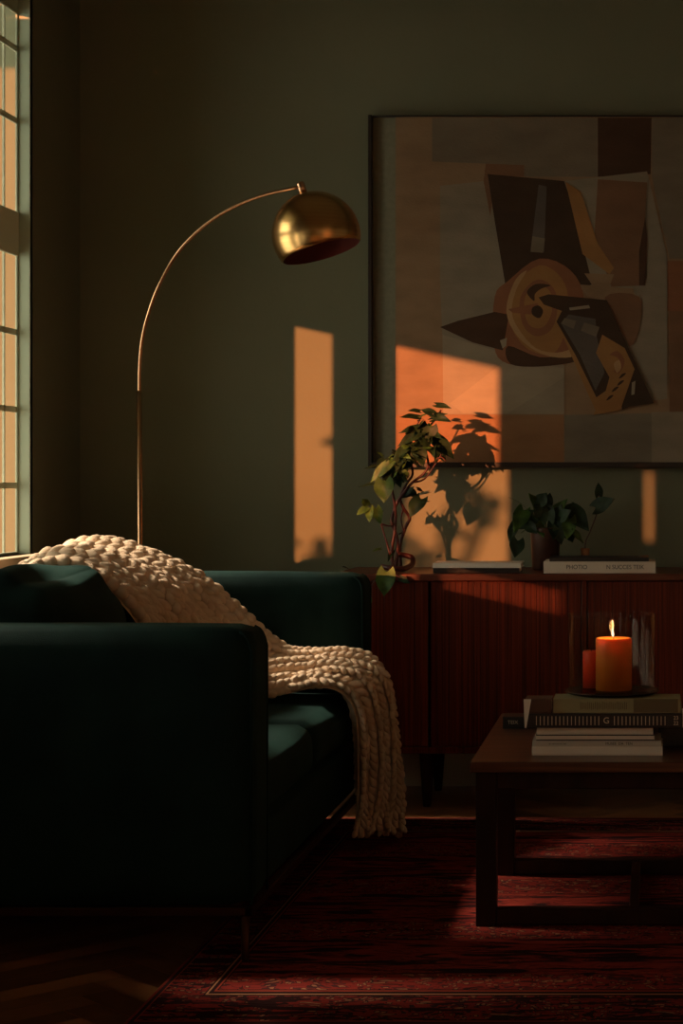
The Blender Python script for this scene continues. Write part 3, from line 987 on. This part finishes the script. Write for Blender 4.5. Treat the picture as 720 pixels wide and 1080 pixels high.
pvp(mb, 'stem', M['stem_green'], root=pot)

# small clay vase with one cutting
vp = W(617, 590, 6.03)
cut = empty('bud_vase', (vp.x, 6.03, ST))
tag(cut, 'small orange clay vase with a single leafy cutting behind the books', 'vase')
MB().lathe([(.0, 0), (.011, 0), (.0125, .004), (.0135, .055), (.0145, .066), (.0115, .066), (.0105, .05), (.001, .048)], 24).build('vase_body', M['terracotta'], cut)


def z6v(zx, zy, dy=0.0):
    return W(500 + zx / 3.273, 480 + zy / 3.273, 6.03 + dy)


mb = MB(); mb.tube([tuple(p) for p in crom([Vector((vp.x, 6.03, ST + .05)), z6v(384, 300), z6v(400, 262), z6v(428, 186, -.02), z6v(432, 140, -.02)], 6)], .0019, 6)
pvp(mb, 'stem', M['stem'], root=cut)
mb = MB()
leaf(mb, z6v(418, 182, -.02), z6v(482, 150, -.05), 56 / 3.273 * 6 / F, (0, -1, .3), .08, 1)
leaf(mb, z6v(430, 140, -.02), z6v(428, 94, -.03), 30 / 3.273 * 6 / F, (.2, -1, .2), .02, 1)
pvp(mb, 'leaves', [M['leaf'], M['leaf_dark']], root=cut)

# ------------------------------------------------------------------ books
def book(name, x0, x1, y0, y1, z0, h, cover, label, group=None, spine='front', paper=None, ct=.0022, rz=0.0, over=.003, soft=False, cat='book'):
    """Closed book lying flat, local frame at its base centre; spine faces the viewer, or the pages do."""
    cx, cy = (x0 + x1) / 2, (y0 + y1) / 2
    r_ = empty(name, (cx, cy, z0), rz)
    tag(r_, label, cat, group)
    a_, b_ = (x1 - x0) / 2, (y1 - y0) / 2
    mb = MB()
    mb.box(-a_, a_, -b_, b_, 0, ct).box(-a_, a_, -b_, b_, h - ct, h)
    if spine == 'front': mb.box(-a_, a_, -b_, -b_ + ct, ct, h - ct)
    elif spine == 'back': mb.box(-a_, a_, b_ - ct, b_, ct, h - ct)
    elif spine == 'right': mb.box(a_ - ct, a_, -b_, b_, ct, h - ct)
    elif spine == 'left': mb.box(-a_, -a_ + ct, -b_, b_, ct, h - ct)
    mb.build('cover', cover, r_, bevel=.0007)
    i0 = dict(front=(0, ct), back=(ct, 0), right=(0, 0), left=(0, 0)).get(spine, (0, 0))
    yy0 = -b_ + (ct if spine == 'front' else over); yy1 = b_ - (ct if spine == 'back' else over)
    xx0 = -a_ + (ct if spine == 'left' else over); xx1 = a_ - (ct if spine == 'right' else over)
    MB().box(xx0, xx1, yy0, yy1, ct, h - ct).build('pages', paper or M['paper'], r_)
    return r_, a_, b_


def text(body, size, parent, loc, mt, name='lettering', sx=1.0, rot=(R(90), 0, 0), ext=.0003):
    cu = bpy.data.curves.new(name, 'FONT')
    cu.body = body; cu.size = size; cu.extrude = ext
    cu.align_x = 'LEFT'; cu.align_y = 'CENTER'
    ob = bpy.data.objects.new(name, cu)
    cu.materials.append(mt)
    me = bpy.data.meshes.new_from_object(ob)
    bpy.data.objects.remove(ob)
    ob = bpy.data.objects.new(name, me)
    COL.objects.link(ob)
    ob.parent = parent; ob.location = loc; ob.rotation_euler = rot; ob.scale = (sx, 1, 1)
    return ob


# on the sideboard, left pile
YK = 5.74
s_ = YK / F
xa, xb = W(456.5, 0, YK).x, W(549, 0, YK).x
book('book', xa, xb - .004, YK, YK + .15, ST, .016, M['black_cover'], 'thin dark book lying under a white one beside the vine', 'books on the sideboard', spine='front')
book('book', xa - .001, xb, YK - .004, YK + .145, ST + .016, .0155, M['white_cover'], 'thin white book lying on the dark book beside the vine', 'books on the sideboard', spine='front')
xa, xb = W(573, 0, YK).x, W(691, 0, YK).x
r_, a_, b_ = book('book', xa, xb, YK - .004, YK + .16, ST, .036, M['cream_cover'], 'thick cream book with black lettered spine lying in front of the potted plant', 'books on the sideboard')
text('PHOTIO', .0185, r_, (-a_ + .070, -b_ - .0002, .0185), M['ink'], sx=.95)
text('N SUCCES TEIK', .0185, r_, (-a_ + .194, -b_ - .0002, .0185), M['ink'], sx=.92)
book('book', W(579, 0, YK).x, W(684, 0, YK).x, YK + .004, YK + .15, ST + .036, .013, M['black_cover'], 'slim black book lying on top of the cream lettered book', 'books on the sideboard')

# on the coffee table
TT = .384
YT = 4.262
q = YT / F


def tx(px, y=YT): return (px - VX) * y / F


GT = 'books on the coffee table'
z = TT
hs = [.0205, .013, .0145, .0165]
book('magazine', tx(560.5), tx(698.5), YT, YT + .225, z, hs[0], M['white_cover'], 'thick white magazine at the bottom of the table pile', GT, cat='magazine'); z += hs[0]
r_, a_, b_ = book('magazine', tx(561), tx(697), YT + .001, YT + .222, z, hs[1], M['grey_cover'], 'grey magazine with small black print on its spine, second from the bottom', GT, cat='magazine'); z += hs[1]
text('MUSEE  DA  TEN', .0085, r_, (.02, -b_ - .0002, hs[1] / 2), M['ink'], sx=1.0)
text('ar reviora et loci', .006, r_, (-.11, -b_ - .0002, hs[1] / 2), M['ink'], sx=1.0)
book('magazine', tx(565), tx(690), YT + .003, YT + .218, z, hs[2], M['black_cover'], 'dark magazine with pale page edges in the middle of the pile', GT, spine='back', over=-.0004, cat='magazine', ct=.003); z += hs[2]
book('magazine', tx(566), tx(688.5), YT + .002, YT + .215, z, hs[3], M['white_cover'], 'white magazine with black corner right under the striped book', GT, spine='back', over=.0, cat='magazine', ct=.0012); z += hs[3]
r_, a_, b_ = book('book', tx(557), tx(719.5), YT - .006, YT + .235, z, .0325, M['black_cover'], 'wide black book with fine pale vertical lines along its spine', GT)
mb = MB()
nt = 34
for k in range(nt):
    xx = -a_ + .018 + k * (2 * a_ - .05) / nt
    if 17 <= k <= 19: continue
    mb.box(xx, xx + .0016, -b_ - .0004, -b_ + .0004, .006, .0265)
mb.build('spine_lines', M['ink_pale'], r_)
text('G', .020, r_, (-a_ + .018 + 17.2 * (2 * a_ - .05) / nt, -b_ - .0003, .0163), M['ink_pale'])
text('23', .012, r_, (a_ - .021, -b_ - .0003, .0225), M['ink_pale'])
text('22', .012, r_, (a_ - .021, -b_ - .0003, .0105), M['ink_pale'])
z += .0325
ztop = z
r_, a_, b_ = book('book', tx(553.5), tx(581.5), YT - .004, YT + .07, z, .033, M['brown_cover'], 'narrow brown book with a white bookmark hanging over the striped spine', GT)
MB().add([(-a_ - .0005, -b_ - .0035, -.0325), (-a_ + .0035, -b_ - .0035, -.0325), (-a_ + .0145, -b_ - .0012, .033), (-a_ - .003, -b_ - .0012, .033),
          (-a_ - .0005, -b_ - .0023, -.0325), (-a_ + .0035, -b_ - .0023, -.0325), (-a_ + .0145, -b_ - .0002, .033), (-a_ - .003, -b_ - .0002, .033)],
         [(0, 1, 2, 3), (7, 6, 5, 4), (0, 4, 5, 1), (1, 5, 6, 2), (2, 6, 7, 3), (3, 7, 4, 0)]).build('bookmark', M['white_cover'], r_)
r_, a_, b_ = book('book', tx(583.5, YT + .01), tx(717.5, YT + .01), YT + .004, YT + .10 , z, .0335, M['olive_cover'], 'olive and tan book lying under the glass candle holder', GT, rz=R(0))
MB().box(.038, a_ - .006, -b_ - .0005, -b_ + .0006, .0012, .0325).build('spine_label', M['olive_dark'], r_)
mb = MB()
for k in range(26):
    mb.box(-a_ + .062 + k * .0042, -a_ + .0636 + k * .0042, -b_ - .0004, -b_ + .0004, .008 + (k % 3) * .001, .026 - (k % 4) * .001)
mb.build('spine_print', M['olive_dark'], r_)
z += .0335
# the far and right-hand books
r_, a_, b_ = book('book', tx(530, 4.72), tx(640, 4.72), 4.72, 4.80, TT, .030, M['black_cover'], 'black book with small pale title lying at the far left of the tabletop', GT)
text('TEIX', .013, r_, (-a_ + .012, -b_ - .0003, .016), M['ink_pale'])
book('book', tx(694, 4.40), tx(760, 4.40), 4.40, 4.62, TT, .047, M['black_cover'], 'thick black book at the right of the table pile', GT)
book('book', tx(693, 4.385), tx(768, 4.385), 4.385, 4.61, TT + .047, .018, M['white_cover'], 'white book on the thick black book at the right', GT)

# ------------------------------------------------------------------ candle holder
CY = YT + .112
cx = (645 - VX) * CY / F
hz = z
ch = empty('candle_holder', (cx, CY, hz))
tag(ch, 'clear glass hurricane candle holder on dark tray atop the stacked books', 'candle holder')
MB().lathe([(.001, 0), (.100, 0), (.108, .003), (.112, .007), (.110, .009), (.104, .006), (.001, .005)], 64).build('tray', M['tray'], ch)
GR = .1035
MB().lathe([(.001, .0052), (GR - .006, .0052), (GR, .010), (GR, .184), (GR - .0006, .187), (GR - .0035, .187), (GR - .004, .184), (GR - .004, .013), (GR - .010, .0095), (.001, .0095)], 72).build('glass_cylinder', M['glass'], ch)


def candle(px, r, h, dy, wx, label, lit):
    y = CY + dy
    x = (px - VX) * y / F
    c = empty('candle', (x, y, hz + .0097))
    tag(c, label, 'candle', 'candles in the glass')
    prof = [(.0005, 0), (r, 0), (r, h - .004), (r - .002, h), (r - .006, h - .001), (r * .5, h - .006), (.0005, h - .007)]
    MB().lathe(prof, 48).build('wax', wx, c)
    MB().tube([(0, 0, h - .008), (-.0005, 0, h), (-.0015, 0, h + .006)], .0012, 6).build('wick', M['wick'], c)
    if lit:
        fl = MB(); fl.lathe([(.0004, 0), (.0022, .003), (.0032, .007), (.0028, .012), (.0016, .017), (.0003, .022)], 14)
        fl.v = [(p[0] - .0015 - .10 * max(0, p[2]), p[1], p[2] + h + .001) for p in fl.v]
        fl.build('flame', M['flame'], c)
    return c


c1 = candle(647, .0425, .122, -.012, M['wax_orange'], 'thick orange pillar candle burning inside the glass holder', True)
c2 = candle(623.5, .0205, .088, .030, M['wax_red'], 'short red candle standing unlit behind the orange one', False)
li = bpy.data.lights.new('candle_light', 'POINT'); li.energy = .6; li.color = (1, .5, .18); li.shadow_soft_size = .006
lo_ = bpy.data.objects.new('candle_light', li); COL.objects.link(lo_)
lo_.location = Vector(c1.location) + Vector((-.004, 0, .122 + .009))

# ------------------------------------------------------------------ coffee table
ct = empty('coffee_table', (.1, 4.6, 0))
tag(ct, 'low square walnut coffee table on a dark open frame standing on the rug', 'coffee table')
off = Vector((-.1, -4.6, 0))


def ctp(mb, name, mt, **k):
    mb.v = [tuple(Vector(p) + off) for p in mb.v]
    return mb.build(name, mt, ct, **k)


TX0, TX1, TY0, TY1 = -.415, .62, 4.162, 5.03
ctp(MB().box(TX0, TX1, TY0, TY1, TT - .024, TT), 'tabletop', M['walnut'], bevel=.003)
GZ = .0102
lw = .046
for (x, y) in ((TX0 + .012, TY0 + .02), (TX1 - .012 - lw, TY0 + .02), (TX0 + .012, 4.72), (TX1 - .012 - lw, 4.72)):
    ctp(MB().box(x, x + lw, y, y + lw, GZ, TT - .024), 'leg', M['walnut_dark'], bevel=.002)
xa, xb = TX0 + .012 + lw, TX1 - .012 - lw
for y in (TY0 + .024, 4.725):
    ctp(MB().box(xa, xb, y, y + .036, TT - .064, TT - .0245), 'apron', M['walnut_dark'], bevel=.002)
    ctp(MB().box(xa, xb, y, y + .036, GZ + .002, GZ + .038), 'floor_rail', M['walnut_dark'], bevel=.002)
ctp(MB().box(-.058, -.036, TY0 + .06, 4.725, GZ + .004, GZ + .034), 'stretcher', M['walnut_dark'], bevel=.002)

# ------------------------------------------------------------------ shrub outside, whose leaves dapple the sunlight
ob = empty('garden_shrub', (-3.0, 2.1, 0))
tag(ob, 'thin leafy shrub growing outside the left windows', 'shrub')
mb = MB(); ms = MB()
rs = random.Random(3)
for k in range(21):
    top = Vector((rs.uniform(-.3, .3), rs.uniform(-1.0, .75), rs.uniform(1.05, 1.62)))
    q = [Vector((rs.uniform(-.1, .1), rs.uniform(-.1, .1), 0)), top * .5 + Vector((0, 0, .1)), top]
    pts = crom(q, 6)
    ms.tube([tuple(p) for p in pts], .006, 6)
    for p in pts[5:]:
        for j in range(2):
            d_ = Vector((rs.uniform(-1, 1), rs.uniform(-1, 1), rs.uniform(-.4, .8))).normalized() * rs.uniform(.05, .10)
            leaf(mb, Vector(p), Vector(p) + d_, .055, (rs.uniform(-1, 1), rs.uniform(-1, 1), .5), .1)
mb.build('leaves', M['leaf'], ob); ms.build('stem', M['stem'], ob)

# ------------------------------------------------------------------ light
def sun(name, travel, energy, color, angle):
    s = bpy.data.lights.new(name, 'SUN'); s.energy = energy; s.color = color; s.angle = R(angle)
    o = bpy.data.objects.new(name, s); COL.objects.link(o)
    o.rotation_euler = Vector(travel).to_track_quat('-Z', 'Y').to_euler()
    return o


sun('low_evening_sun', (DX, 1, DZ), 9.0, (1, .31, .11), .55)
sun('bright_sky_glow', (1, -.15, -.95), 15, (1, .80, .60), 10)

wd = bpy.data.worlds.new('evening_sky'); scene.world = wd; wd.use_nodes = True
n, l = wd.node_tree.nodes, wd.node_tree.links
bg = n['Background']
tc = n.new('ShaderNodeTexCoord')
dt = n.new('ShaderNodeVectorMath'); dt.operation = 'DOT_PRODUCT'
l.new(tc.outputs['Generated'], dt.inputs[0])
dt.inputs[1].default_value = Vector((-1, -.42, .08)).normalized()
mx = n.new('ShaderNodeMath'); mx.operation = 'MAXIMUM'; l.new(dt.outputs['Value'], mx.inputs[0]); mx.inputs[1].default_value = 0
pw_ = n.new('ShaderNodeMath'); pw_.operation = 'POWER'; l.new(mx.outputs[0], pw_.inputs[0]); pw_.inputs[1].default_value = 3.0
mi = n.new('ShaderNodeMix'); mi.data_type = 'RGBA'
l.new(pw_.outputs[0], mi.inputs[0])
mi.inputs[6].default_value = (.355, .27, .178, 1)
mi.inputs[7].default_value = (4.5, 4.3, 3.4, 1)
l.new(mi.outputs[2], bg.inputs['Color'])
bg.inputs['Strength'].default_value = 1.0

# ------------------------------------------------------------------ camera
cam = bpy.data.cameras.new('camera')
co = bpy.data.objects.new('camera', cam); COL.objects.link(co)
co.location = (0, 0, H); co.rotation_euler = (R(90), 0, 0)
cam.sensor_fit = 'VERTICAL'; cam.sensor_height = 36.0
cam.lens = F / 1080 * 36.0
cam.shift_x = -(VX - 360) / 1080
cam.shift_y = (VY - 540) / 1080
cam.clip_start = .05
scene.camera = co
scene.view_settings.view_transform = 'Standard'
scene.view_settings.look = 'None'
scene.view_settings.exposure = 0
scene.view_settings.gamma = 1
scene.view_settings.use_curve_mapping = False
scene.cycles.use_denoising = True
